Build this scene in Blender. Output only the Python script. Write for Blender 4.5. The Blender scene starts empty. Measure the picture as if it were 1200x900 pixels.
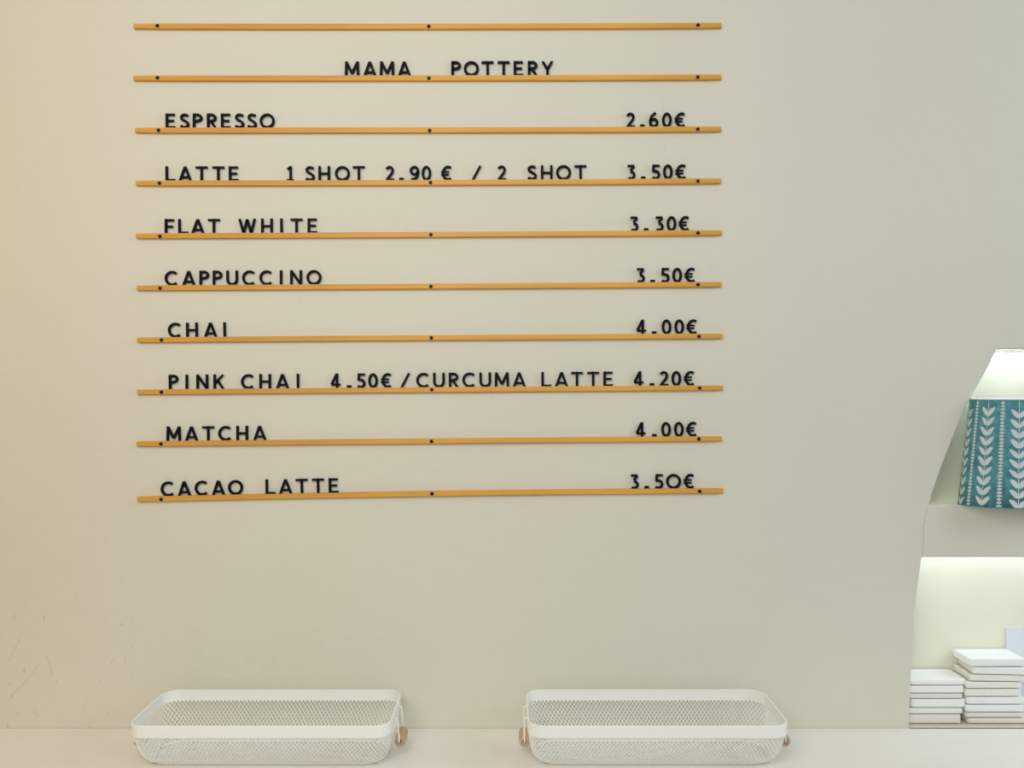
import bpy, bmesh, math, random
from mathutils import Vector, Matrix
random.seed(7)
SC = bpy.context.scene
COL = SC.collection
PI = math.pi

# ------------------------------------------------------------------ camera, world, lights, exposure
D, H, F = 1.58, 0.703, 906.0        # distance to wall, camera height over the counter, focal length in px of a 1200 px frame
cd = bpy.data.cameras.new('camera'); cam = bpy.data.objects.new('camera', cd); COL.objects.link(cam)
cam.location = (0, -D, H); cam.rotation_euler = (PI/2, 0, 0)
cd.sensor_width = 36; cd.lens = 36*F/1200; cd.clip_start = .02
SC.camera = cam

w = bpy.data.worlds.new('world'); SC.world = w; w.use_nodes = True
bg = w.node_tree.nodes['Background']; bg.inputs[0].default_value = (.98, .99, 1.0, 1); bg.inputs[1].default_value = .375

def area(name, loc, target, size, power, color, sy=None):
    l = bpy.data.lights.new(name, 'AREA'); l.energy = power; l.color = color; l.size = size
    if sy: l.shape = 'RECTANGLE'; l.size_y = sy
    o = bpy.data.objects.new(name, l); COL.objects.link(o); o.location = loc
    o.rotation_euler = (Vector(target)-Vector(loc)).to_track_quat('-Z', 'Y').to_euler()
    return o
area('ceiling_lamp_light', (-.45, -1.8, 1.5), (-.3, 0, .7), 1.2, 20.5, (1.0, .975, .92))
area('window_daylight', (2.6, -.9, 1.6), (.9, -.2, 0), 1.0, 21, (.64, .84, 1.0))
vs = SC.view_settings
vs.view_transform = 'Standard'; vs.look = 'None'; vs.gamma = 1; vs.use_curve_mapping = False; vs.exposure = 0.0

# ------------------------------------------------------------------ helpers
def at(px, py, Y=0.0):
    """point of the picture at depth Y behind the wall plane (negative = towards the camera)"""
    k = (D+Y)/F
    return Vector(((px-600)*k, Y, H-(py-450)*k))
def lin(c): return tuple((v/255/12.92 if v <= 10 else ((v/255+.055)/1.055)**2.4) for v in c)+(1,)
def mat(name, rgb, rough=.6, metal=0, noise=None, bump=None, spec=.5, stretch=(1,1,1), amt=.06):
    m = bpy.data.materials.new(name); m.use_nodes = True; nt = m.node_tree; b = nt.nodes['Principled BSDF']
    c = lin(rgb); b.inputs['Base Color'].default_value = c
    b.inputs['Roughness'].default_value = rough; b.inputs['Metallic'].default_value = metal
    b.inputs['Specular IOR Level'].default_value = spec
    tc = nt.nodes.new('ShaderNodeTexCoord'); mp = nt.nodes.new('ShaderNodeMapping'); mp.inputs['Scale'].default_value = stretch
    nt.links.new(tc.outputs['Object'], mp.inputs['Vector'])
    if noise:
        n = nt.nodes.new('ShaderNodeTexNoise'); n.inputs['Scale'].default_value = noise; n.inputs['Detail'].default_value = 5
        nt.links.new(mp.outputs[0], n.inputs['Vector'])
        r = nt.nodes.new('ShaderNodeValToRGB'); r.color_ramp.elements[0].position = .3; r.color_ramp.elements[1].position = .7
        r.color_ramp.elements[0].color = tuple(v*(1-amt) for v in c[:3])+(1,); r.color_ramp.elements[1].color = tuple(min(1, v*(1+amt)) for v in c[:3])+(1,)
        nt.links.new(n.outputs['Fac'], r.inputs[0]); nt.links.new(r.outputs[0], b.inputs['Base Color'])
    if bump:
        n2 = nt.nodes.new('ShaderNodeTexNoise'); n2.inputs['Scale'].default_value = bump[0]; n2.inputs['Detail'].default_value = 6
        nt.links.new(mp.outputs[0], n2.inputs['Vector'])
        bp = nt.nodes.new('ShaderNodeBump'); bp.inputs['Strength'].default_value = bump[1]; bp.inputs['Distance'].default_value = bump[2]
        nt.links.new(n2.outputs['Fac'], bp.inputs['Height']); nt.links.new(bp.outputs[0], b.inputs['Normal'])
    return m
def link(name, bm, m, parent=None, smooth=False, kind=None):
    bmesh.ops.recalc_face_normals(bm, faces=bm.faces[:])
    me = bpy.data.meshes.new(name); bm.to_mesh(me); bm.free()
    if smooth:
        for p in me.polygons: p.use_smooth = True
    for x in (m if isinstance(m, (list, tuple)) else [m]): me.materials.append(x)
    o = bpy.data.objects.new(name, me); COL.objects.link(o)
    if parent: o.parent = parent
    if kind: o['kind'] = kind
    return o
def tag(o, label, cat, group=None):
    o['label'] = label; o['category'] = cat
    if group: o['group'] = group
    return o
def empty(name, loc):
    o = bpy.data.objects.new(name, None); COL.objects.link(o); o.location = loc; o.empty_display_size = .02; return o
def box(bm, lo, hi, bev=0, seg=2):
    r = bmesh.ops.create_cube(bm, size=1); v = r['verts']
    bmesh.ops.scale(bm, verts=v, vec=[hi[i]-lo[i] for i in range(3)])
    bmesh.ops.translate(bm, verts=v, vec=[(hi[i]+lo[i])/2 for i in range(3)])
    if bev:
        e = list({e for q in v for e in q.link_edges})
        bmesh.ops.bevel(bm, geom=e, offset=bev, segments=seg, affect='EDGES', profile=.5)
def tube(bm, pts, r, n=8, closed=False):
    pts = [Vector(p) for p in pts]; rings = []
    L = len(pts)
    for i, p in enumerate(pts):
        a = pts[(i-1) % L] if (closed or i) else pts[i]; b = pts[(i+1) % L] if (closed or i < L-1) else pts[i]
        t = (b-a).normalized(); u = t.cross(Vector((0, 1, 0)))
        if u.length < .2: u = t.cross(Vector((1, 0, 0)))
        u.normalize(); v = t.cross(u)
        rings.append([bm.verts.new(p+r*(math.cos(2*PI*k/n)*u+math.sin(2*PI*k/n)*v)) for k in range(n)])
    for i in range(L if closed else L-1):
        A, B = rings[i], rings[(i+1) % L]
        for k in range(n): bm.faces.new((A[k], A[(k+1) % n], B[(k+1) % n], B[k]))
    if not closed: bm.faces.new(rings[0][::-1]); bm.faces.new(rings[-1])
def lathe(bm, prof, M=Matrix(), n=24):
    """prof: (radius, height) list around local Z, closed to the axis at both ends"""
    rings = []
    for r, h in prof:
        rings.append([bm.verts.new(M @ Vector((r*math.cos(2*PI*k/n), r*math.sin(2*PI*k/n), h))) for k in range(n)])
    for A, B in zip(rings, rings[1:]):
        for k in range(n): bm.faces.new((A[k], A[(k+1) % n], B[(k+1) % n], B[k]))
    bm.faces.new(rings[0][::-1]); bm.faces.new(rings[-1])

# ------------------------------------------------------------------ materials
m_wall = mat('cream_plaster', (221, 218, 202), .75, noise=2.5, bump=(26, .35, .004), spec=.25, amt=.012)
def chips(m):
    """tiny chips and scratches in the paint near the counter at the left"""
    nt = m.node_tree; b = nt.nodes['Principled BSDF']; src = b.inputs['Base Color'].links[0].from_socket
    tc = nt.nodes.new('ShaderNodeTexCoord'); mp = nt.nodes.new('ShaderNodeMapping'); mp.inputs['Scale'].default_value = (1, 1, .45); mp.inputs['Rotation'].default_value = (0, .6, 0)
    n = nt.nodes.new('ShaderNodeTexNoise'); n.inputs['Scale'].default_value = 95; n.inputs['Detail'].default_value = 3
    nt.links.new(tc.outputs['Object'], mp.inputs[0]); nt.links.new(mp.outputs[0], n.inputs['Vector'])
    r = nt.nodes.new('ShaderNodeMapRange'); r.inputs[1].default_value = .655; r.inputs[2].default_value = .70
    nt.links.new(n.outputs['Fac'], r.inputs[0])
    sx = nt.nodes.new('ShaderNodeSeparateXYZ'); nt.links.new(tc.outputs['Object'], sx.inputs[0])
    rx = nt.nodes.new('ShaderNodeMapRange'); rx.inputs[1].default_value = -.70; rx.inputs[2].default_value = -.85; nt.links.new(sx.outputs[0], rx.inputs[0])
    rz = nt.nodes.new('ShaderNodeMapRange'); rz.inputs[1].default_value = .32; rz.inputs[2].default_value = .20; nt.links.new(sx.outputs[2], rz.inputs[0])
    a = nt.nodes.new('ShaderNodeMath'); a.operation = 'MULTIPLY'; nt.links.new(r.outputs[0], a.inputs[0]); nt.links.new(rx.outputs[0], a.inputs[1])
    c = nt.nodes.new('ShaderNodeMath'); c.operation = 'MULTIPLY'; nt.links.new(a.outputs[0], c.inputs[0]); nt.links.new(rz.outputs[0], c.inputs[1])
    k = nt.nodes.new('ShaderNodeMath'); k.operation = 'MULTIPLY'; k.inputs[1].default_value = .38; nt.links.new(c.outputs[0], k.inputs[0])
    mx = nt.nodes.new('ShaderNodeMix'); mx.data_type = 'RGBA'; mx.inputs[7].default_value = lin((150, 125, 90))
    nt.links.new(k.outputs[0], mx.inputs[0]); nt.links.new(src, mx.inputs[6]); nt.links.new(mx.outputs[2], b.inputs['Base Color'])
chips(m_wall)
m_niche = mat('niche_plaster', (240, 238, 216), .7, noise=5, bump=(40, .3, .003), spec=.2, amt=.02)
m_sill = mat('niche_floor_paint', (214, 205, 186), .7, noise=12, amt=.03)
m_counter = mat('counter_paint', (238, 234, 224), .5, noise=3, bump=(14, .25, .002), spec=.35, stretch=(.6, 3, 1), amt=.02)
m_floor = mat('floor_boards', (150, 128, 100), .5, noise=4, stretch=(1, 8, 1), amt=.12)
m_bamboo = mat('bamboo', (217, 160, 68), .5, noise=60, bump=(120, .15, .0006), spec=.35, stretch=(.06, 1, 1), amt=.14)
m_black = mat('black_acrylic', (12, 13, 19), .6, spec=.12)
m_screw = mat('black_screw', (14, 12, 14), .3, .6)
m_white = mat('white_powder_coat', (247, 247, 242), .42, spec=.45)
m_wood = mat('light_wood', (196, 164, 132), .5, noise=30, stretch=(1, .15, 1), amt=.14)
m_tile = [mat('white_glaze', (246, 246, 242), .35, noise=20, amt=.02), mat('ivory_glaze', (242, 240, 230), .4, noise=20, amt=.02), mat('greyed_glaze', (234, 229, 221), .45, noise=20, amt=.03)]
m_card = mat('pale_blue_card', (232, 236, 244), .6, noise=8, amt=.01)
m_teal = mat('teal_printed_cloth', (106, 172, 182), .8, noise=70, bump=(300, .2, .0004), spec=.2, amt=.28)
def translucent(m, f):
    nt = m.node_tree; b = nt.nodes['Principled BSDF']; out = nt.nodes['Material Output']
    t = nt.nodes.new('ShaderNodeBsdfTranslucent'); mx = nt.nodes.new('ShaderNodeMixShader'); mx.inputs[0].default_value = f
    if b.inputs['Base Color'].links: nt.links.new(b.inputs['Base Color'].links[0].from_socket, t.inputs[0])
    nt.links.new(b.outputs[0], mx.inputs[1]); nt.links.new(t.outputs[0], mx.inputs[2]); nt.links.new(mx.outputs[0], out.inputs[0])
translucent(m_teal, .35)
m_print = mat('white_print_ink', (208, 220, 220), .8, noise=90, spec=.2, amt=.08)
m_lining = mat('white_shade_lining', (236, 240, 238), .8)
m_crack = mat('hairline_shade', (186, 182, 168), .9)
m_scr = mat('scuffed_plaster', (200, 190, 166), .8)
def glow(name, rgb, s):
    m = bpy.data.materials.new(name); m.use_nodes = True; b = m.node_tree.nodes['Principled BSDF']
    b.inputs['Base Color'].default_value = (.9, .9, .9, 1); b.inputs['Emission Color'].default_value = lin(rgb); b.inputs['Emission Strength'].default_value = s; return m
m_led = glow('led_diffuser', (222, 233, 255), 4.6)
m_led_low = glow('led_diffuser_dim', (218, 230, 255), 6.0)
m_trim = mat('anodised_aluminium', (176, 178, 182), .4, .3)
m_ply = mat('cabinet_paint', (220, 214, 200), .6)

# ------------------------------------------------------------------ the wall with its two niches
XMIN, XMAX, ZMIN, ZMAX = -1.14, 3.6, -.9, 2.1
upper = [(1168.5,409),(1162.7,421.3),(1153.8,438.2),(1145.8,452.4),(1137.8,465.8),(1131.5,478),(1120.5,504),(1109.5,532),(1103.5,547),(1093.5,575.5),(1088.5,592)]
lower = [(1080.5,653),(1076.5,681),(1072.4,717),(1069.6,765),(1067.5,800),(1065.5,852.5)]
up = [(at(*p).x, at(*p).z) for p in upper]; lo_ = [(at(*p).x, at(*p).z) for p in lower]; lo_[-1] = (lo_[-1][0], 0.0)
XC = 1.107; CH = .0022; ND = .082
TH = .014; X0 = up[-1][0]-.26           # panel thickness at the opening; cavity behind widened, unseen, so longer light bars brighten it
def mir(x): return 2*XC-x
bm = bmesh.new()
def quad(bm, pts): return bm.faces.new([bm.verts.new(p) for p in pts])
def strip(x0, z0, x1, z1, X0, X1):  # between two heights, from X0.. edges
    quad(bm, [(x0, 0, z0), (X0, 0, z0), (X1, 0, z1), (x1, 0, z1)])
lv = [(x-CH, z) for x, z in up]+[(x-CH, z) for x, z in lo_]
lv[0] = (lv[0][0], lv[0][1]+CH); lv[len(up)-1] = (lv[len(up)-1][0], up[-1][1]-CH); lv[len(up)] = (lv[len(up)][0], lo_[0][1]+CH)
for i in range(len(lv)-1):
    (xa, za), (xb, zb) = lv[i], lv[i+1]
    strip(XMIN, za, XMIN, zb, xa, xb); strip(XMAX, za, XMAX, zb, mir(xa), mir(xb))
    if i == len(up)-1: strip(xa, za, xb, zb, mir(xa), mir(xb))
strip(XMIN, ZMAX, XMIN, lv[0][1], XMAX, XMAX); strip(XMIN, 0, XMIN, ZMIN, XMAX, XMAX)
# chamfered arrises and the short reveal
def reveal(path, chpath):
    for s in (0, 1):
        f = (lambda x: x) if s == 0 else mir
        for i in range(len(path)-1):
            a, b, ca, cb = path[i], path[i+1], chpath[i], chpath[i+1]
            quad(bm, [(f(ca[0]), 0, ca[1]), (f(cb[0]), 0, cb[1]), (f(b[0]), CH, b[1]), (f(a[0]), CH, a[1])])
            quad(bm, [(f(a[0]), CH, a[1]), (f(b[0]), CH, b[1]), (f(b[0]), TH, b[1]), (f(a[0]), TH, a[1])])
reveal(up, lv[:len(up)]); reveal(lo_, lv[len(up):])
def hedge(a, c):                     # horizontal arris
    quad(bm, [(c[0], 0, c[1]), (mir(c[0]), 0, c[1]), (mir(a[0]), CH, a[1]), (a[0], CH, a[1])])
hedge(up[0], lv[0]); hedge(up[-1], lv[len(up)-1]); hedge(lo_[0], lv[len(up)])
bmesh.ops.remove_doubles(bm, verts=bm.verts[:], dist=1e-5)
wall = link('wall_back', bm, m_wall, kind='structure')
# lining: back wall, ceilings, shelf top
bm = bmesh.new(); RZ = .020
for path, ztop in ((up, up[0][1]), (lo_, lo_[0][1]+RZ)):
    z0, z1 = path[-1][1], ztop; X1 = mir(X0)
    quad(bm, [(X0, ND, z0), (X1, ND, z0), (X1, ND, z1), (X0, ND, z1)])
    for q in (X0, X1): quad(bm, [(q, TH, z0), (q, ND, z0), (q, ND, z1), (q, TH, z1)])
    quad(bm, [(X0, TH, z1), (X1, TH, z1), (X1, ND, z1), (X0, ND, z1)])
    pts = ([(path[0][0], ztop)] if path is lo_ else [])+path
    for a, b in zip(pts, pts[1:]):
        for s_ in (0, 1):
            f = (lambda x: x) if s_ == 0 else mir
            quad(bm, [(f(X0), TH+.0002, a[1]), (f(a[0]), TH+.0002, a[1]), (f(b[0]), TH+.0002, b[1]), (f(X0), TH+.0002, b[1])])
z = up[-1][1]; quad(bm, [(X0, TH, z), (mir(X0), TH, z), (mir(X0), ND, z), (X0, ND, z)])       # shelf top
x = up[-1][0]; quad(bm, [(x, CH, z), (mir(x), CH, z), (mir(x), TH, z), (x, TH, z)])
x, z = up[0]; quad(bm, [(x, CH, z), (mir(x), CH, z), (mir(x), TH, z), (x, TH, z)])
x, z = lo_[0]                        # the shelf is hollow behind its front: a pelmet that hides the lower light bar
quad(bm, [(x, CH, z), (mir(x), CH, z), (mir(x), TH, z), (x, TH, z)]); quad(bm, [(x, TH, z), (mir(x), TH, z), (mir(x), TH, z+RZ), (x, TH, z+RZ)])
link('niche_lining', bm, m_niche, wall)
bm = bmesh.new(); x, z = lo_[-1]
box(bm, (x+.001, 0.0, -.02), (mir(x)-.001, TH, .0005)); box(bm, (X0, TH, -.02), (mir(X0), ND, .0005)); link('niche_floor', bm, m_sill, wall)
# hairline crack where the shelf front meets the wall, and a faint vertical ridge right of the board
def ribbon(name, pts, wd, m, parent):
    bm = bmesh.new(); V = [at(*p) for p in pts]
    for a, b in zip(V, V[1:]):
        box_ = [(a.x-wd, -.0003, a.z), (a.x+wd, -.0003, a.z), (b.x+wd, -.0003, b.z), (b.x-wd, -.0003, b.z)]
        quad(bm, box_)
    bmesh.ops.remove_doubles(bm, verts=bm.verts[:], dist=1e-5)
    r = bmesh.ops.extrude_face_region(bm, geom=bm.faces[:]); bmesh.ops.translate(bm, verts=[g for g in r['geom'] if isinstance(g, bmesh.types.BMVert)], vec=(0, .0004, 0))
    return link(name, bm, m, parent)
ribbon('hairline_crack', [(1087.5, 596), (1084, 603), (1083.5, 612), (1082, 622), (1082.3, 634), (1081.5, 645), (1081, 652)], .0004, m_crack, wall)
ribbon('scratch', [(15, 815), (24, 805), (33, 795), (46, 779)], .0005, m_scr, wall)
ribbon('scratch', [(9, 776), (16, 764), (26, 742)], .0004, m_scr, wall)
ribbon('scratch', [(55, 768), (59, 780), (62, 789)], .0004, m_scr, wall)
ribbon('paint_ridge', [(778, 112), (777.6, 128), (777.8, 140), (779, 160), (779.2, 176)], .0004, mat('ridge_paint', (222, 215, 197), .7), wall)

bm = bmesh.new(); box(bm, (XMIN-.10, -.95, ZMIN), (XMIN-.0005, .05, ZMAX), .004, 2)
link('bounce_wall_left', bm, mat('tan_bounce_plaster', (224, 190, 130), .8, noise=3, bump=(26, .35, .004), spec=.2, amt=.02), kind='structure')  # unseen side wall, added to shade the lower left and bounce warm light
bm = bmesh.new(); box(bm, (XMIN, -.50, -.035), (XMAX, -.0002, 0), .003, 2)
counter = tag(link('counter_top', bm, m_counter), 'long cream painted counter top running along the foot of the menu wall', 'counter')
bm = bmesh.new(); box(bm, (XMIN+.02, -.47, -.88), (XMAX-.02, -.02, -.036)); 
cb = link('counter_base', bm, m_ply); cb.parent = counter
bm = bmesh.new(); box(bm, (-3, -4.5, -.92), (XMAX, .1, -.88)); link('floor', bm, m_floor, kind='structure')

# ------------------------------------------------------------------ led strips of the niches
def led(x0, x1, z0, z1, y0, m, lab):
    t = empty('led_strip', ((x0+x1)/2, y0+.009, z1))
    def ch(name, lo, hi, mm, b):
        bm = bmesh.new(); box(bm, lo, hi, b, 2)
        for v in bm.verts: v.co -= t.location
        return link(name, bm, mm, t)
    zc = z1-(z1-z0)*.16
    ch('housing', (x0, y0, zc), (x1, y0+.018, z1), m_white, .0008)
    ch('diffuser', (x0+.002, y0+.001, z0), (x1-.002, y0+.017, zc), m, .003)['label'] = 'glowing white diffuser'
    for q in (x0, x1): ch('end_cap', (q-.0015, y0, z0), (q+.0015, y0+.018, z1), m_white, .0006)
    ch('edge_trim', (x0, y0-.0006, z0-.0012), (x1, y0+.003, z0+.0006), m_trim, .0003)
    tag(t, lab, 'light'); return t
led(X0+.02, mir(X0)-.02, at(0, 423.5, .034).z, at(0, 411.3, .034).z, .034, m_led, 'glowing white light bar under the top of the upper niche, above the lampshade')
led(X0+.02, mir(X0)-.02, lo_[0][1]+.003, lo_[0][1]+.0195, .017, m_led_low, 'white light bar tucked up behind the shelf front, over the stacked tiles')

# ------------------------------------------------------------------ letter rails
RY0, RY1 = -.0076, -.0002      # front face, back against the wall
RD = RY0
rails = [  # x0,y0, xmid,ymid, x1,y1 (centre line), screws
 (156.3,30.3, 503,30.6, 845.5,29.4, [(184.5,30.3),(502.5,31),(818,29.5)], 'topmost letter rail, empty, above the title row'),
 (156.3,91.2, 503,91.2, 845.3,90.0, [(184.7,91.2),(502.7,91.7),(817.8,90.4)], 'letter rail carrying the two title words, second from the top'),
 (158,152.4, 503,152.2, 845,151.0, [(185.8,152.7),(503.5,153),(817.8,151.4)], 'letter rail carrying ESPRESSO and 2.60€'),
 (159,214.4, 503,213.8, 845,211.8, [(187,214.6),(504.5,214),(818,212.2)], 'letter rail carrying LATTE with 1 SHOT and 2 SHOT'),
 (159.2,276.4, 503,274.8, 846,272.5, [(187.5,277),(505,275),(818,273)], 'letter rail carrying FLAT WHITE and 3.30€'),
 (160,337.4, 503,335.4, 845.5,333.2, [(187.7,337.8),(505,335.7),(818,333.5)], 'letter rail carrying CAPPUCCINO and 3.50€'),
 (160.5,398.4, 503,395.8, 847,393.8, [(189.3,398.5),(505.5,395.9),(819.2,394.3)], 'letter rail carrying CHAI alone and 4.00€'),
 (160.5,459.4, 503,456.8, 847,454.4, [(189.2,459.5),(506,456.6),(820,454.7)], 'letter rail carrying PINK CHAI and CURCUMA LATTE'),
 (160,520.2, 503,517.0, 846,514.1, [(188.6,520.3),(505.7,517.2),(819,514.5)], 'letter rail carrying MATCHA and 4.00€'),
 (160.5,585.3, 503,578.7, 847.5,575.2, [(188.8,585.2),(506.3,578.6),(820,575.8)], 'lowest letter rail carrying CACAO LATTE, bowed towards its left end'),
]
RH = 6.1*(D+RD)/F/2            # half height of the front face
def rail_y(r, px):             # centre line, quadratic through three points
    x0, y0, x1, y1, x2, y2 = r[:6]
    return (y0*(px-x1)*(px-x2)/((x0-x1)*(x0-x2)) + y1*(px-x0)*(px-x2)/((x1-x0)*(x1-x2)) + y2*(px-x0)*(px-x1)/((x2-x0)*(x2-x1)))
GY0, GY1, GZ = -.0063, -.0025, .0012      # groove that holds the letters: behind the front lip, in front of the back strip
for r in rails:
    bm = bmesh.new(); rings = []; N = 24
    for i in range(N+1):
        px = r[0]+(r[4]-r[0])*i/N; c = at(px, rail_y(r, px), RD); e = .0006 if i in (0, N) else 0
        t = RH-e; b = .0009
        prof = [(RY0+b, -t), (RY0, -t+b), (RY0, t-b*.3), (RY0+b*.3, t), (GY0, t), (GY0, t-GZ), (GY1, t-GZ), (GY1, t), (RY1, t), (RY1, -t)]
        rings.append([bm.verts.new((c.x, y, c.z+z)) for y, z in prof])
    for A, B in zip(rings, rings[1:]):
        for k in range(len(A)): bm.faces.new((A[k], A[(k+1) % len(A)], B[(k+1) % len(A)], B[k]))
    bm.faces.new(rings[0]); bm.faces.new(rings[-1])
    # origin at the middle of the rail
    o0 = at(r[2], r[3], RD); o0.y = 0
    for v in bm.verts: v.co -= o0
    o = link('letter_rail', bm, m_bamboo); o.location = o0
    tag(o, 'slim bamboo '+r[7] if not r[7].startswith(('topmost', 'lowest')) else r[7].replace('letter rail', 'bamboo letter rail'), 'letter rail', 'bamboo letter rails on the wall')
    for (sx, sy) in r[6]:
        bm = bmesh.new(); p = at(sx, sy, RD)-o0
        M = Matrix.Translation((p.x, RY0, p.z)) @ Matrix.Rotation(PI/2, 4, 'X')
        lathe(bm, [(.0030, -.0008), (.0037, 0), (.0035, .0010), (.0018, .0016), (.0009, .0017)], M, 14)
        s = link('screw', bm, m_screw, o, True)

# ------------------------------------------------------------------ letters
CAP = 17.6*(D-.006)/F          # cap height in metres
SW = .166
def arc(cx, cz, rx, rz, a0, a1, n=None):
    n = n or max(4, int(abs(a1-a0)/14))
    return [(cx+rx*math.cos(math.radians(a0+(a1-a0)*i/n)), cz+rz*math.sin(math.radians(a0+(a1-a0)*i/n))) for i in range(n+1)]
h = SW/2
def G(ch):
    """centre-line strokes of a glyph in cap-height units, and its width"""
    B, T, M = h, 1-h, .5
    if ch == 'E': W = .645; return W, [[(h,0),(h,1)], [(h,T),(W-.03,T)], [(h,M+.01),(W-.09,M+.01)], [(h,B),(W,B)]]
    if ch == 'F': W = .62; return W, [[(h,0),(h,1)], [(h,T),(W,T)], [(h,M-.01),(W-.07,M-.01)]]
    if ch == 'L': W = .65; return W, [[(h,0),(h,1)], [(h,B),(W,B)]]
    if ch == 'T': W = .80; return W, [[(W/2,0),(W/2,1)], [(0,T),(W,T)]]
    if ch == 'I': W = SW; return W, [[(h,0),(h,1)]]
    if ch == 'H': W = .78; return W, [[(h,0),(h,1)], [(W-h,0),(W-h,1)], [(h,M),(W-h,M)]]
    if ch == 'N': W = .79; return W, [[(h,0),(h,1)], [(W-h,0),(W-h,1)], [(h,.95),(W-h,.05)]]
    if ch == 'M': W = .96; return W, [[(h*.95,0),(h*1.35,1)], [(W-h*.95,0),(W-h*1.35,1)], [(h*1.5,.93),(W/2,.2)], [(W-h*1.5,.93),(W/2,.2)]]
    if ch == 'W': W = 1.17; return W, [[(h,1),(.335,.03)], [(.335,.03),(W/2,.95)], [(W/2,.95),(W-.335,.03)], [(W-.335,.03),(W-h,1)]]
    if ch == 'A': W = .89; return W, [[(h,0),(W/2,.97)], [(W-h,0),(W/2,.97)], [(.2,.27),(W-.2,.27)]]
    if ch == 'Y': W = .80; return W, [[(h,1),(W/2,.45)], [(W-h,1),(W/2,.45)], [(W/2,0),(W/2,.5)]]
    if ch == 'K': W = .74; return W, [[(h,0),(h,1)], [(W-h*1.2,1),(h*1.6,.44)], [(W-h,0),(.30,.56)]]
    if ch == 'P': W = .64; return W, [[(h,0),(h,1)], [(h,T)]+arc(W-.29-h+.02,.5+.21,.27,T-.71,90,-90)+[(h,.42+.0)]]
    if ch == 'R': W = .66; return W, [[(h,0),(h,1)], [(h,T)]+arc(W-.29-h,.71,.27,T-.71,90,-90)+[(h,.42)], [(.30,.43),(W-h*.9,0)]]
    if ch == 'O': W = 1.0; return W, [arc(.5,.5,.5-h,.5-h,90,450,30)]
    if ch == 'C': W = .86; return W, [arc(.5,.5,.5-h,.5-h,48,312,24)]
    if ch == 'U': W = .78; return W, [[(h,1)]+arc(W/2,.38,W/2-h,.38-h,180,360,12)+[(W-h,1)]]
    if ch == 'S':
        W = .66; return W, [[(W-.09,.86)]+arc(W/2+.0,.735,.215,.265-h,50,235,10)+[(W/2+.02,.525)]+arc(W/2+.005,.275,.235,.275-h,62,-135,12)+[(.05,.13)]]
    if ch == '0': W = .64; return W, [arc(W/2,.5,W/2-h,.5-h,90,450,28)]
    if ch == '1': W = .40; return W, [[(W-h*1.6,0),(W-h*1.6,1)], [(W-h*1.6,.93),(.06,.78)], [(.02,h*.8),(W+.08,h*.8)]]
    if ch == '2': W = .60; return W, [arc(W/2-.01,.71,.205,.29-h,160,-20,12)+[(W-.17,.5),(.12,.10)], [(.03,B),(W,B)]]
    if ch == '3': W = .58; return W, [[(.05,T),(W-.08,T)], [(W-.09,T-.02),(.24,.60)], arc(W/2-.035,.305,.235,.305-h,95,-130,14)]
    if ch == '4': W = .66; return W, [[(W-.22,0),(W-.22,1)], [(W-.24,.95),(.08,.28)], [(.05,.26),(W,.26)]]
    if ch == '5': W = .58; return W, [[(.13,T),(W-.03,T)], [(.16,1),(.12,.52)], [(.12,.57)]+arc(W/2-.04,.325,.25,.325-h,80,-135,14)]
    if ch == '6': W = .62; return W, [arc(W/2,.325,W/2-h,.325-h,90,450,20), [(W-.16,.97)]+arc(W/2+.10,.40,W/2-h+.10,.50,115,178,8)]
    if ch == '9': W = .64; return W, [arc(W/2,.675,W/2-h,.325-h,90,450,20), [(W-h,.68)]+arc(W/2-.13,.56,W/2-h+.13,.56-h,0,-62,8)+[(.10,B)]]
    if ch == '€': W = .70; return W, [arc(W/2+.11,.5,.33,.5-h,55,305,18), [(0,.59),(W-.16,.59)], [(0,.40),(W-.18,.40)]]
    if ch == '/': W = .66; return W, [[(.07,0),(W-.07,1)]]
    if ch == '.': W = .30; return W, [[(0,.095),(W,.095)]]
TH = {'E':1,'F':1,'L':1,'T':1}
glyphs = {}
def glyph_mesh(ch, key):
    if key in glyphs: return glyphs[key]
    W, strokes = G(ch); bm = bmesh.new(); y0, y1 = -.0013, .0013
    for si, s in enumerate(strokes):
        closed = len(s) > 6 and (Vector(s[0])-Vector(s[-1])).length < 1e-4
        if closed: s = s[:-1]
        sw = h*(.86 if (len(s) == 2 and abs(s[0][1]-s[1][1]) < 1e-6) else 1.0)
        if ch == '.': sw = .115
        if ch == '€' and si: sw = .055
        if key.startswith('bold'): sw *= 1.07
        L, R = [], []; n = len(s)
        for i in range(n):
            p = Vector(s[i]); a = Vector(s[i-1]) if (i or closed) else None; b = Vector(s[(i+1) % n]) if (i < n-1 or closed) else None
            d1 = (p-a).normalized() if a else None; d2 = (b-p).normalized() if b else None
            if d1 is None: d1 = d2
            if d2 is None: d2 = d1
            t = (d1+d2).normalized(); nn = Vector((-t.y, t.x)); k = sw/max(.55, nn.dot(Vector((-d2.y, d2.x))))
            L.append(p+nn*k); R.append(p-nn*k)
        vs_ = []
        for (l, r_) in zip(L, R):
            # clip to the cap band so that diagonals end flat
            for q in (l, r_):
                if ch in 'MWAYKNR/4': q.y = min(1, max(0, q.y))
            vs_.append([bm.verts.new(((q.x-W/2)*CAP, y, q.y*CAP)) for q, y in ((l, y0), (r_, y0), (r_, y1), (l, y1))])
        for i in range(n if closed else n-1):
            A, B = vs_[i], vs_[(i+1) % n]
            for k in range(4): bm.faces.new((A[k], A[(k+1) % 4], B[(k+1) % 4], B[k]))
        if not closed: bm.faces.new(vs_[0][::-1]); bm.faces.new(vs_[-1])
    bmesh.ops.recalc_face_normals(bm, faces=bm.faces[:])
    me = bpy.data.meshes.new('letter'); bm.to_mesh(me); bm.free(); me.materials.append(m_black); glyphs[key] = me
    return me
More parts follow.
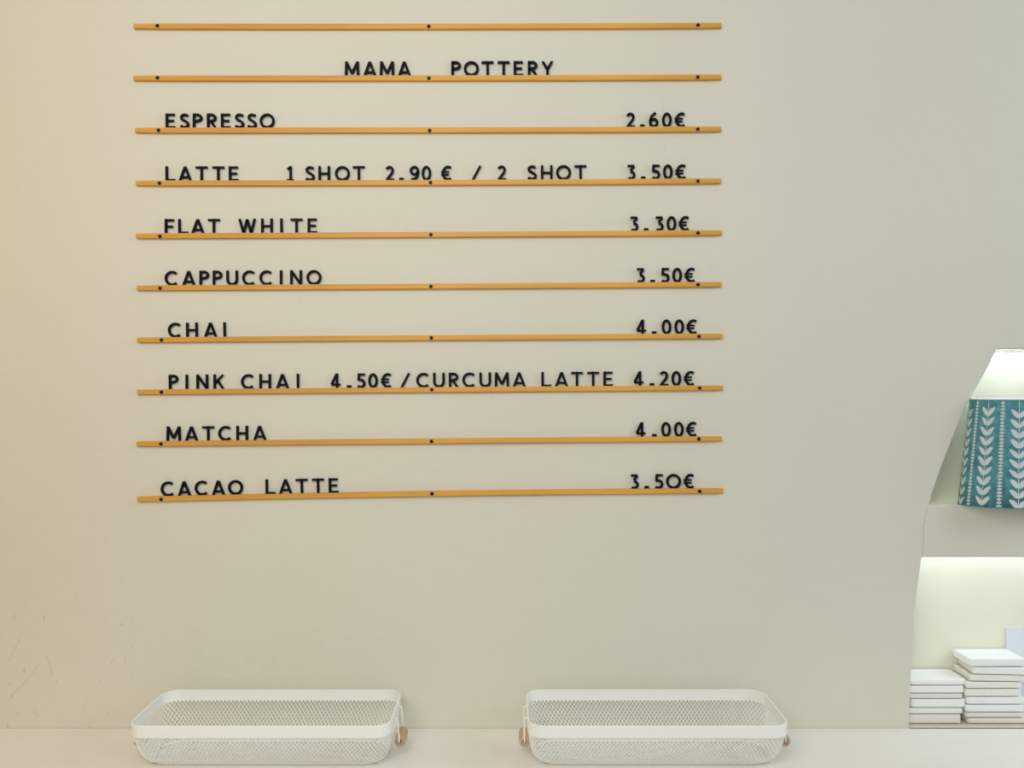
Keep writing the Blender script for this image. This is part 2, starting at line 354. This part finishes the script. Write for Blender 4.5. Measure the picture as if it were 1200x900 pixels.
# per word: rail index, crop origin x (pixel = origin + value / 4), characters with left and right edge, phrase for the label
A, B_, C_ = 140, 380, 620
words = [
 (1, B_, 'MAMA', [(98,163),(185,243),(262,326),(347,405)], 'the left word of the title row'),
 (1, B_, 'POTTERY', [(596,640),(657,722),(737,795),(812,870),(888,934),(955,1000),(1020,1073)], 'the right word of the title row'),
 (2, A, 'ESPRESSO', [(217,262),(282,328),(345,387),(412,455),(476,521),(540,585),(600,642),(658,727)], 'ESPRESSO'),
 (2, C_, '2.60€', [(455,496),(520,542),(563,606),(624,667),(684,731)], 'the price 2.60€ of ESPRESSO'),
 (3, A, 'LATTE', [(216,262),(279,338),(358,413),(435,491),(513,558)], 'LATTE at the start of the shots row'),
 (3, A, '1', [(780,815)], 'before the left SHOT'),
 (3, A, 'SHOT', [(870,916),(933,987),(1010,1080),(1095,1150)], 'the left word SHOT'),
 (3, B_, '2.90€', [(287,328),(350,374),(400,445),(458,500),(549,596)], 'the price 2.90€ between the SHOT words'),
 (3, B_, '/', [(690,737)], 'between 2.90€ and 2 SHOT'),
 (3, B_, '2', [(811,853)], 'before the right SHOT'),
 (3, B_, 'SHOT', [(950,998),(1015,1070),(1088,1155),(1173,1230)], 'the right word SHOT'),
 (3, C_, '3.50€', [(459,499),(524,546),(575,612),(629,672),(687,735)], 'the price 3.50€ of the shots row'),
 (4, A, 'FLAT', [(213,255),(275,323),(337,398),(415,470)], 'FLAT'),
 (4, A, 'WHITE', [(559,640),(663,720),(755,765),(802,858),(882,927)], 'WHITE'),
 (4, C_, '3.30€', [(473,513),(538,560),(592,630),(645,690),(702,750)], 'the price 3.30€ of FLAT WHITE'),
 (5, A, 'CAPPUCCINO', [(212,273),(294,356),(375,420),(437,482),(501,556),(575,636),(657,716),(752,763),(801,855),(878,945)], 'CAPPUCCINO'),
 (5, C_, '3.50€', [(502,543),(568,590),(618,658),(672,716),(730,778)], 'the price 3.50€ of CAPPUCCINO'),
 (6, A, 'CHAI', [(228,288),(313,368),(398,457),(488,499)], 'CHAI standing alone in its row'),
 (6, C_, '4.00€', [(503,547),(576,597),(622,667),(682,726),(738,786)], 'the price 4.00€ in the upper CHAI row'),
 (7, A, 'PINK', [(232,277),(311,321),(360,417),(441,492)], 'PINK'),
 (7, A, 'CHAI', [(570,630),(655,711),(734,795),(832,842)], 'CHAI after PINK'),
 (7, B_, '4.50€', [(30,75),(106,127),(152,193),(205,253),(267,314)], 'the price 4.50€ after PINK CHAI'),
 (7, B_, '/', [(356,404)], 'between 4.50€ and CURCUMA'),
 (7, B_, 'CURCUMA', [(433,490),(512,563),(584,630),(648,707),(728,782),(803,862),(885,943)], 'CURCUMA'),
 (7, C_, 'LATTE', [(58,103),(124,180),(197,252),(273,328),(350,392)], 'LATTE after CURCUMA'),
 (7, C_, '4.20€', [(490,535),(565,587),(611,653),(667,713),(726,774)], 'the price 4.20€ after CURCUMA LATTE'),
 (8, A, 'MATCHA', [(220,288),(308,368),(388,445),(463,525),(548,603),(628,688)], 'MATCHA'),
 (8, C_, '4.00€', [(500,545),(576,598),(620,665),(680,725),(738,785)], 'the price 4.00€ in the MATCHA row'),
 (9, A, 'CACAO', [(194,256),(275,335),(355,413),(434,495),(510,580)], 'CACAO'),
 (9, A, 'LATTE', [(686,730),(750,808),(827,884),(905,958),(980,1028)], 'LATTE after CACAO'),
 (9, C_, '3.5O€', [(475,515),(541,562),(590,627),(642,712),(726,773)], 'the price 3.50€ in the CACAO LATTE row'),
]
ordn = ['first', 'second', 'third', 'fourth', 'fifth', 'sixth', 'seventh', 'eighth', 'ninth', 'tenth']
LY = -.0044
for (ri, ox, txt, ex, phrase) in words:
    r = rails[ri]
    for i, ch in enumerate(txt):
        px = ox+(ex[i][0]+ex[i][1])/8
        bold = ri == 1
        me = glyph_mesh(ch, ('bold ' if bold else 'thin ')+ch)
        nm = 'full_stop' if ch == '.' else 'slash' if ch == '/' else 'euro_sign' if ch == '€' else 'numeral' if ch.isdigit() else 'letter'
        o = bpy.data.objects.new(nm, me); COL.objects.link(o)
        k = at(px, 0, LY)
        c = at(px, rail_y(r, px), RD)       # rail centre there
        slope = (rail_y(r, px+5)-rail_y(r, px-5))/10
        zb = at(px, rail_y(r, px), RD).z+RH-.0011
        o.location = (k.x, LY, zb); o.rotation_euler = (0, math.atan(slope)+random.uniform(-.012, .012), 0)
        what = {'full_stop': 'full stop', 'slash': 'forward slash', 'euro_sign': 'euro sign'}.get(nm, ('numeral ' if nm == 'numeral' else 'letter ')+ch)
        if len(txt) == 1: lab = f'black {what} {phrase}'
        elif nm in ('full_stop', 'euro_sign'): lab = f'black {what} in {phrase}'
        else: lab = f'black {what}, {ordn[i]} in {phrase}'
        tag(o, lab, 'letter' if nm == 'letter' else 'numeral' if nm == 'numeral' else 'sign', 'black characters on the menu rails')

# ------------------------------------------------------------------ wire baskets
BW, BD, ZR, BH, RC = .476, .167, .088, .022, .030
def rrect(hw, hd, rc, s):
    """point at parameter s in 0..1 around a rounded rectangle, evenly by length; starts mid front"""
    sw_, sd_ = 2*(hw-rc), 2*(hd-rc); q = PI*rc/2
    segs = [('l', sw_/2), ('c', q), ('l', sd_), ('c', q), ('l', sw_), ('c', q), ('l', sd_), ('c', q), ('l', sw_/2)]
    return segs
def loop(hw, hd, rc, n):
    # fixed shares of n so that loops of different size keep matching corners
    hw0, hd0, rc0 = BW/2, BD/2, RC
    tot = 4*(hw0-rc0)+4*(hd0-rc0)+2*PI*rc0; pts = []
    for i in range(n):
        d = tot*i/n; x0 = hw0-rc0; y0 = hd0-rc0; q = PI*rc0/2
        cx, cy = hw-rc, hd-rc
        if d < x0: pts.append((cx*d/x0, -hd)); continue
        d -= x0
        corners = [((cx, -cy), -90), ((cx, cy), 0), ((-cx, cy), 90), ((-cx, -cy), 180)]
        done = False
        for k, ((ax, ay), a0) in enumerate(corners):
            if d < q:
                a = math.radians(a0+90*d/q); pts.append((ax+rc*math.cos(a), ay+rc*math.sin(a))); done = True; break
            d -= q
            if k == 0:
                if d < 2*y0: pts.append((hw, -cy+2*cy*d/(2*y0))); done = True; break
                d -= 2*y0
            elif k == 1:
                if d < 2*x0: pts.append((cx-2*cx*d/(2*x0), hd)); done = True; break
                d -= 2*x0
            elif k == 2:
                if d < 2*y0: pts.append((-hw, cy-2*cy*d/(2*y0))); done = True; break
                d -= 2*y0
        if not done: pts.append((-cx+cx*min(1, d/x0), -hd))
    return pts
PROF = [(0.0015, .070), (.0045, .058), (.0085, .044), (.014, .030), (.0205, .0175), (.0285, .0085), (.039, .003)]   # inset (front/back), height
def prof(t):
    f = t*(len(PROF)-1); i = min(int(f), len(PROF)-2); u = f-i
    return (PROF[i][0]*(1-u)+PROF[i+1][0]*u, PROF[i][1]*(1-u)+PROF[i+1][1]*u)
NC, NR = 312, 16
def basket():
    t = empty('wire_basket', (0, 0, 0))
    # rim band: closed flat strip with a rolled top
    bm = bmesh.new(); n = 160; rings = []
    for (ins, z) in [(0.001, ZR-BH), (0, ZR-.002), (.0006, ZR), (.0022, ZR+.0003), (.0034, ZR-.001), (.0026, ZR-.003), (.0022, ZR-BH)]:
        rings.append([bm.verts.new((x, y, z)) for x, y in loop(BW/2-ins, BD/2-ins, RC-ins, n)])
    for k in range(len(rings)):
        P, Q = rings[k], rings[(k+1) % len(rings)]
        for i in range(n): bm.faces.new((P[i], P[(i+1) % n], Q[(i+1) % n], Q[i]))
    link('rim_band', bm, m_white, t)
    # side mesh: diamond lattice of thin strands
    bm = bmesh.new()
    rows = []
    for j in range(NR+1):
        ins, z = prof(j/NR); rows.append([Vector((x, y, z)) for x, y in loop(BW/2-ins*.5-.0008, BD/2-ins-.0008, RC-.0008+ins*.13, NC)])
    def strand(p, q, nrm, wd=.00054, th=.0004):
        d = (q-p).normalized(); s = d.cross(nrm).normalized()*wd; u = nrm*th
        a = [bm.verts.new(v) for v in (p+s+u, p-s+u, p-s-u, p+s-u)]; b = [bm.verts.new(v) for v in (q+s+u, q-s+u, q-s-u, q+s-u)]
        for k in range(4): bm.faces.new((a[k], a[(k+1) % 4], b[(k+1) % 4], b[k]))
    for j in range(NR):
        for i in range(NC):
            if (i+j) % 2: continue
            p = rows[j][i]
            for di in (-1, 1):
                q = rows[j+1][(i+di) % NC]
                nr = (rows[j][(i+1) % NC]-rows[j][i-1]).cross(q-p).normalized()
                strand(p, q, nr)
                q2 = rows[j+1][i]
        # second family: odd nodes of row j to even of j+1 are the same strands continued
    me = link('side_mesh', bm, m_white, t, kind='stuff')
    bm = bmesh.new(); hw, hd = BW/2-.039*.5-.003, BD/2-.039-.002; nx = int(2*hw/.0036); ny = 20
    for j in range(ny):
        for i in range(nx+1):
            if (i+j) % 2: continue
            p = Vector((-hw+2*hw*i/nx, -hd+2*hd*j/ny, .0028))
            for di in (-1, 1):
                if 0 <= i+di <= nx: strand(p, Vector((-hw+2*hw*(i+di)/nx, -hd+2*hd*(j+1)/ny, .0028)), Vector((0, 0, 1)))
    link('bottom_mesh', bm, m_white, t, kind='stuff')
    bm = bmesh.new(); tube(bm, [(x, y, .0024) for x, y in loop(BW/2-.039*.5, BD/2-.039, RC+.005, 120)], .0021, 8, True)
    link('bottom_frame', bm, m_white, t, True)
    for s in (-1, 1):
        bm = bmesh.new(); X = s*(BW/2); g = s*(BW/2+.0085)
        for y in (-.0265, .0265):
            pts = [(X-s*.0012, y, ZR-.011), (X+s*.002, y, ZR-.0095), (X+s*.0045, y, ZR-.0115), (X+s*.0055, y, ZR-.018), (g, y, .040), (g, y, .0335), (g, y*.70, .0320)]
            tube(bm, pts, .0016, 8)
        hd_ = link('handle', bm, m_white, t, True)
        bm = bmesh.new()
        lathe(bm, [(.0042, -.0180), (.0046, -.0225), (.0060, -.0227), (.0092, -.0220), (.0102, -.019), (.0108, 0), (.0102, .019), (.0092, .0220), (.0060, .0227), (.0046, .0225), (.0042, .0180)], Matrix.Translation((g+s*.0005, 0, .032)) @ Matrix.Rotation(PI/2, 4, 'X'), 20)
        gp = link('grip', bm, m_wood, hd_, True); gp['label'] = 'turned wooden grip'
    return t
def copy_tree(o, parent=None):
    c = o.copy(); COL.objects.link(c); c.parent = parent
    for ch in list(o.children): copy_tree(ch, c)
    return c
b1 = basket(); b1.location = (-.4575, -.1085, .0004)
for c_ in b1.children:
    if c_.name.startswith('handle') and c_.data.vertices[0].co.x < 0:
        P_ = Vector((-BW/2, 0, ZR-.010)); R_ = Matrix.Rotation(-.11, 3, 'Y'); c_.rotation_euler = (0, -.11, 0); c_.location = P_-R_ @ P_
tag(b1, 'white wire mesh basket at the left end of the counter, under the menu\'s left half', 'basket', 'white wire baskets on the counter')
b2 = copy_tree(b1); b2.location = (.2655, -.108, .0004)
tag(b2, 'white wire mesh basket on the counter nearer the niche with stacked tiles', 'basket', 'white wire baskets on the counter')

# ------------------------------------------------------------------ stacks of tiles in the lower niche
TW, TD = .1165, .062
def tile(x_left, y_front, z0, z1, rz, m, rad, label, group, tilt=0, TW=TW):
    hgt = z1-z0; bm = bmesh.new()
    # slab with rounded upright corners and softly rounded arrises
    n = 5; rings = []
    rc = rad
    e = min(.0022, hgt*.3)
    for (ins, z) in [(.014, 0), (.013, .0016), (.0008, .0019), (0, .0028), (0, hgt-e), (e*.3, hgt-e*.3), (e, hgt), (e+.003, hgt), (e+.0045, hgt-.0005)]:
        hw, hd = TW/2-ins, TD/2-ins; r_ = max(.0015, rc-ins); ring = []
        for (cx, cy, a0) in ((hw-r_, -hd+r_, -90), (hw-r_, hd-r_, 0), (-hw+r_, hd-r_, 90), (-hw+r_, -hd+r_, 180)):
            for k in range(n+1):
                a = math.radians(a0+90*k/n); ring.append(bm.verts.new((cx+r_*math.cos(a), cy+r_*math.sin(a), z)))
        rings.append(ring)
    for P, Q in zip(rings, rings[1:]):
        for i in range(len(P)): bm.faces.new((P[i], P[(i+1) % len(P)], Q[(i+1) % len(P)], Q[i]))
    bm.faces.new(rings[0]); bm.faces.new(rings[-1])
    o = link('tile', bm, m, smooth=False)
    o.location = (x_left+TW/2, y_front+TD/2, z0); o.rotation_euler = (0, tilt, rz)
    tag(o, label, 'tile', group); return o
TYF = .016
def zof(py, Y=TYF): return at(0, py, Y).z
left = [(1127,837.6,846.9,0,.006,2),(1128.3,830.2,836.9,0,.003,1),(1133,819.6,829.6,0,.010,0),(1128.6,813.2,819.0,0,.003,2),(1130,803.9,812.4,0,.004,0),(1132.2,796.6,803.4,0,.007,0)]
nl = ['lowest white tile of the short left stack, on the niche floor', 'thin ivory tile, second from the bottom of the short left stack', 'white round-cornered tile jutting right, third from the bottom of the short left stack',
      'thin greyish tile just above the jutting one in the short left stack', 'white tile next to the top of the short left stack', 'uppermost white tile of the short left stack']
base = .0008; prev = base
for i, (xr, yt, yb, rz, rad, mi) in enumerate(left):
    z0 = prev+(.0 if i == 0 else .0006); z1 = zof(yt)
    tile(at(xr, 800, TYF).x-TW, TYF, z0, z1, rz, m_tile[mi], rad, nl[i], 'tiles in the short left stack'); prev = z1
right = [(1134.5,841.9,0,0,2),(1132,835.6,0,0,2),(1132,826.4,0,0,0),(1133,817.2,0,0,0),(1131.4,807.9,0,0,1),(1132,799.6,0,0,1),(1137.5,791.6,.035,0,1),(1142.5,782.2,.07,0,0),(1136.5,772.2,-.015,0,0)]
nr_ = ['lowest greyish tile of the tall right stack, on the niche floor', 'thin greyish tile, second from the bottom of the tall right stack', 'white tile, third from the bottom of the tall right stack',
       'white tile, fourth from the bottom of the tall right stack', 'ivory tile in the very middle of the tall right stack', 'ivory tile just under the three skewed ones of the tall right stack',
       'lowest of the three skewed tiles topping the tall right stack', 'most turned tile, next to the top of the tall right stack', 'uppermost white tile of the tall right stack, before the blue card']
prev = base
for i, (xl, yt, rz, _, mi) in enumerate(right):
    z0 = prev+(.0 if i == 0 else .0007); z1 = zof(yt)
    tile(at(xl, 800, TYF).x, TYF-(.0 if i != 7 else .001), z0, z1, -rz, m_tile[mi], .004 if i < 6 else .002, nr_[i], 'tiles in the tall right stack', TW=.1215 if i < 4 else .1165); prev = z1
c0 = at(1181, 736, .074)
bm = bmesh.new(); box(bm, (c0.x, .0795, .001), (c0.x+.105, ND-.0006, c0.z), .0003, 1)
tag(link('card', bm, m_card), 'pale blue card standing behind the tall right stack of tiles', 'card')

# ------------------------------------------------------------------ oval printed lampshade on the niche shelf
SX, SY = 1.042, .002
zs0 = up[-1][1]+.0006; zs1 = at(0, 467, .01).z
def shade_pt(t, v, off=0):
    """t angle (0 = towards the room), v height share"""
    a = .1250-.0235*v+off; b = .0600-.010*v+off
    return Vector((a*math.sin(t), -b*math.cos(t), (zs1-zs0)*v))
sh = empty('lampshade', (SX, SY, zs0))
bm = bmesh.new(); n = 96; prf = [(0, 0), (.25, 0), (.5, 0), (.75, 0), (1, 0), (1, -.0012), (.5, -.0012), (0, -.0012)]
rings = [[bm.verts.new(shade_pt(2*PI*i/n, v, o_)) for i in range(n)] for v, o_ in prf]
for k in range(len(rings)):
    P, Q = rings[k], rings[(k+1) % len(rings)]
    for i in range(n):
        f = bm.faces.new((P[i], P[(i+1) % n], Q[(i+1) % n], Q[i])); f.material_index = 1 if k >= 4 else 0; f.smooth = k != 4 and k != 7
link('shade_cloth', bm, [m_teal, m_lining], sh)
for v, nm in ((1, 'top_ring'), (0, 'bottom_ring')):
    bm = bmesh.new(); tube(bm, [shade_pt(2*PI*i/n, v, .0004)+Vector((0, 0, -.0008 if v else .0011)) for i in range(n)], .0014 if v else .0010, 6, True)
    o = link(nm, bm, m_lining if v else m_teal, sh, True)
# print: columns of leaf pairs and ladder columns, laid on the cloth
bm = bmesh.new(); HS = zs1-zs0
def patch(pts):
    """pts in (dt metres across, z metres) relative to a column; a thin raised fan"""
    vs_ = [bm.verts.new(p) for p in pts]; bm.faces.new(vs_)
PXM = D/F
def col_pt(tc, dx, z):            # dx in metres measured on the flat front
    return shade_pt(tc+dx/.130, z/HS, .0005)
for ci in range(-5, 6):
    tc = math.radians(35*ci-20)
    # stem
    for k in range(24):
        z0, z1 = HS*k/24, HS*(k+1)/24
        patch([col_pt(tc, -.0009, z0), col_pt(tc, .0009, z0), col_pt(tc, .0009, z1), col_pt(tc, -.0009, z1)])
    k = 0; z = .004+.004*(ci % 2)
    while z < HS-.022:
        for s in (-1, 1):
            ln = .0195*random.uniform(.92, 1.05); th = .0082*random.uniform(.9, 1.12)
            m_ = 7; top, bot = [], []
            for q in range(m_+1):
                u = q/m_; xx = s*ln*u; zz = z+.0125*u**1.5
                wdt = th*math.sin(PI*(.06+.90*u**.75))**.7
                top.append((xx, zz+wdt)); bot.append((xx, zz-wdt*.55))
            for q in range(m_):
                patch([col_pt(tc, *bot[q]), col_pt(tc, *bot[q+1]), col_pt(tc, *top[q+1]), col_pt(tc, *top[q])])
        z += .0198
    # ladder column between
    tl = tc+math.radians(17.5)
    z = .003
    for q in range(24):
        z0, z1 = HS*q/24, HS*(q+1)/24
        patch([col_pt(tl, -.0010, z0), col_pt(tl, .0010, z0), col_pt(tl, .0010, z1), col_pt(tl, -.0010, z1)])
    while z < HS-.004:
        wj = random.uniform(.0048, .0062)
        patch([col_pt(tl, -wj, z), col_pt(tl, wj, z), col_pt(tl, wj, z+.0036), col_pt(tl, -wj, z+.0036)]); z += .0066
link('leaf_print', bm, m_print, sh, kind='stuff')
# spider fitting
bm = bmesh.new(); zf = HS-.012
ring = [(.018*math.cos(2*PI*i/20), .018*math.sin(2*PI*i/20), zf) for i in range(20)]
tube(bm, ring, .0016, 6, True)
for t in (PI/2, -PI/2): 
    p = shade_pt(t, .985, -.002); s = 1 if p.x > 0 else -1; tube(bm, [(s*.018, 0, zf), (s*.06, 0, zf), (p.x, 0, p.z-.001)], .0013, 6)
link('fitting_ring', bm, m_white, sh, True)
tag(sh, 'oval lampshade printed with white leaf sprigs on teal, on the niche shelf', 'lampshade')
